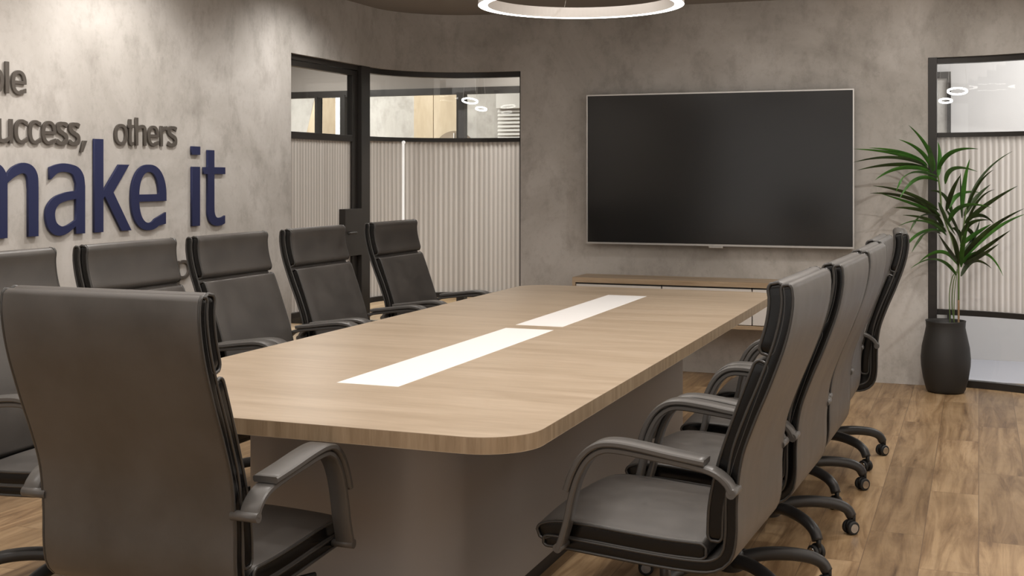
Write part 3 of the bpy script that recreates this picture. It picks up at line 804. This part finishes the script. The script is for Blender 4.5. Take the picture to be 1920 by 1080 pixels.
Gm = M['letter_grey']; g2_ = 'small grey wall letters'
letter('p', -25, 3.2, 1.770, 1.8796, Gm, DS, 'grey letter fragment before the letters l and e, cut by the left photo edge', g2_, zd=1.727)
letter('l', 6.4, 12.8, 1.772, 1.88, Gm, DS, 'slim grey letter l in the top row at the left photo edge', g2_, za=1.9136)
letter('e', 18, 45.5, 1.770, 1.8796, Gm, DS, 'grey letter e ending the top row of wall writing', g2_)
for ch, a, b_, lab, z0, z1, za, zd in (
  ('u', -8, 20, 'grey letter u at the start of the visible second row, at the photo edge', 1.546, 1.655, None, None),
  ('c', 23.4, 48.5, 'first grey letter c of the word before the comma', 1.546, 1.6566, None, None),
  ('c', 50, 73.5, 'second grey letter c of the word before the comma', 1.546, 1.6566, None, None),
  ('e', 75, 101.5, 'grey letter e between c and s in the word before the comma', 1.546, 1.6566, None, None),
  ('s', 102.6, 123.8, 'first of two adjacent grey letters s before the comma', 1.546, 1.6566, None, None),
  ('s', 125.8, 146.5, 'second of two adjacent grey letters s, next to the comma', 1.546, 1.6566, None, None),
  (',', 147, 159.5, 'grey comma above the navy letter k', 1.548, 1.570, None, 1.515),
  ('o', 211.7, 236, 'grey letter o above the navy letters k and e', 1.5555, 1.663, None, None),
  ('t', 236.5, 247.5, 'small grey letter t between o and h', 1.556, 1.664, 1.690, None),
  ('h', 251, 271, 'small grey letter h above the navy e', 1.557, 1.665, 1.7007, None),
  ('e', 274, 294.5, 'grey letter e between h and r', 1.5555, 1.664, None, None),
  ('r', 297.5, 309.8, 'small grey letter r near the end of the second row', 1.557, 1.667, None, None),
  ('s', 311, 328.6, 'grey letter s ending the second row, left of the navy i', 1.5575, 1.668, None, None),
  ('p', 329, 353.6, 'grey round letter just visible between two left row chairs, left one', .83, .933, None, .785),
  ('e', 357.5, 380, 'grey letter edge just visible between two left row chairs, right one', .83, .933, None, None)):
    letter(ch, a, b_, z0, z1, Gm, DS, lab, g2_, za=za, zd=zd)

# ------------------------------------------------------------------ lights
def area(nm, loc, size, power, col=(1,.93,.85), rot=(0,0,0), shape='DISK', sy=None, spread=None):
    l = D.lights.new(nm, 'AREA'); l.energy = power; l.color = col; l.shape = shape; l.size = size
    if sy: l.size_y = sy
    if spread: l.spread = spread
    o = D.objects.new(nm, l); COL.objects.link(o); o.location = loc; o.rotation_euler = rot; return o
def spot(nm, loc, power, angle=100, blend=.7, col=(1,.92,.83), tgt=None, rad=.05):
    l = D.lights.new(nm, 'SPOT'); l.energy = power; l.color = col; l.spot_size = math.radians(angle); l.spot_blend = blend; l.shadow_soft_size = rad
    o = D.objects.new(nm, l); COL.objects.link(o); o.location = loc
    d = (Vector(tgt)-Vector(loc)) if tgt else Vector((0,0,-1)); o.rotation_euler = d.to_track_quat('-Z', 'Y').to_euler(); return o
WC = (1, .93, .86)
WC = (1, .955, .905)
for y in (1.6, 3.3, 5.0, 6.7):
    spot('spot_wall_wash', (-3.35, y, 2.6), 52, 130, .7, WC, (-4.0, y, .9))
for y in (3.6, 6.0):
    spot('spot_table', (-1.78, y, 2.62), 22, 115, .7, WC)
for y in (2.8, 4.8, 6.6):
    spot('spot_right', (-.1, y, 2.62), 55, 125, .6, WC)
spot('spot_plant', (.45, 6.9, 2.6), 45, 110, .5, WC, (-.4, 8.4, .6), .02)
area('room_fill', (-1.6, 3.6, 2.66), 4.2, 135, WC, shape='RECTANGLE', sy=7.5)
area('front_fill', (-1.5, -2.1, 1.4), 4.8, 32, (1,.97,.94), rot=(PI/2, 0, 0), shape='RECTANGLE', sy=2.2)  # added fill panel before the solid front wall, no window there
area('side_glow', (.93, 4.0, 1.45), 5.5, 60, (1,.97,.94), rot=(0, -PI/2, 0), shape='RECTANGLE', sy=1.6)
area('ceiling_fill', (-1.785, 5.62, 2.34), .8, 9, WC, rot=(PI, 0, 0))  # added disk above the ring to brighten the ceiling, not part of the lamp
area('corridor_light', (-5.6, 8.9, 2.58), .8, 45, WC, shape='RECTANGLE', sy=1.5)
area('corridor_light', (-2.8, 9.5, 2.58), 2.2, 60, WC, shape='RECTANGLE', sy=.6)
area('office_light', (-7.0, 12.2, 2.95), 3.0, 165, (1,.96,.92), shape='RECTANGLE', sy=1.6)
area('lobby_light', (1.6, 8.9, 2.9), 2.2, 125, (1,.97,.95), shape='RECTANGLE', sy=1.6)
w = D.worlds.new('World'); SC.world = w; w.use_nodes = True
w.node_tree.nodes['Background'].inputs[0].default_value = (.9,.87,.83,1); w.node_tree.nodes['Background'].inputs[1].default_value = .25

# ------------------------------------------------------------------ camera
cam = D.cameras.new('Camera'); co = D.objects.new('Camera', cam); COL.objects.link(co)
cam.sensor_width = 36; cam.lens = F/1920*36; cam.shift_y = -211/1920
co.location = (0, 0, H); co.rotation_euler = (PI/2, 0, TH); SC.camera = co
cam.clip_start = .05
vs_ = SC.view_settings; vs_.view_transform = 'Standard'; vs_.look = 'None'; vs_.exposure = 0; vs_.gamma = 1; vs_.use_curve_mapping = False
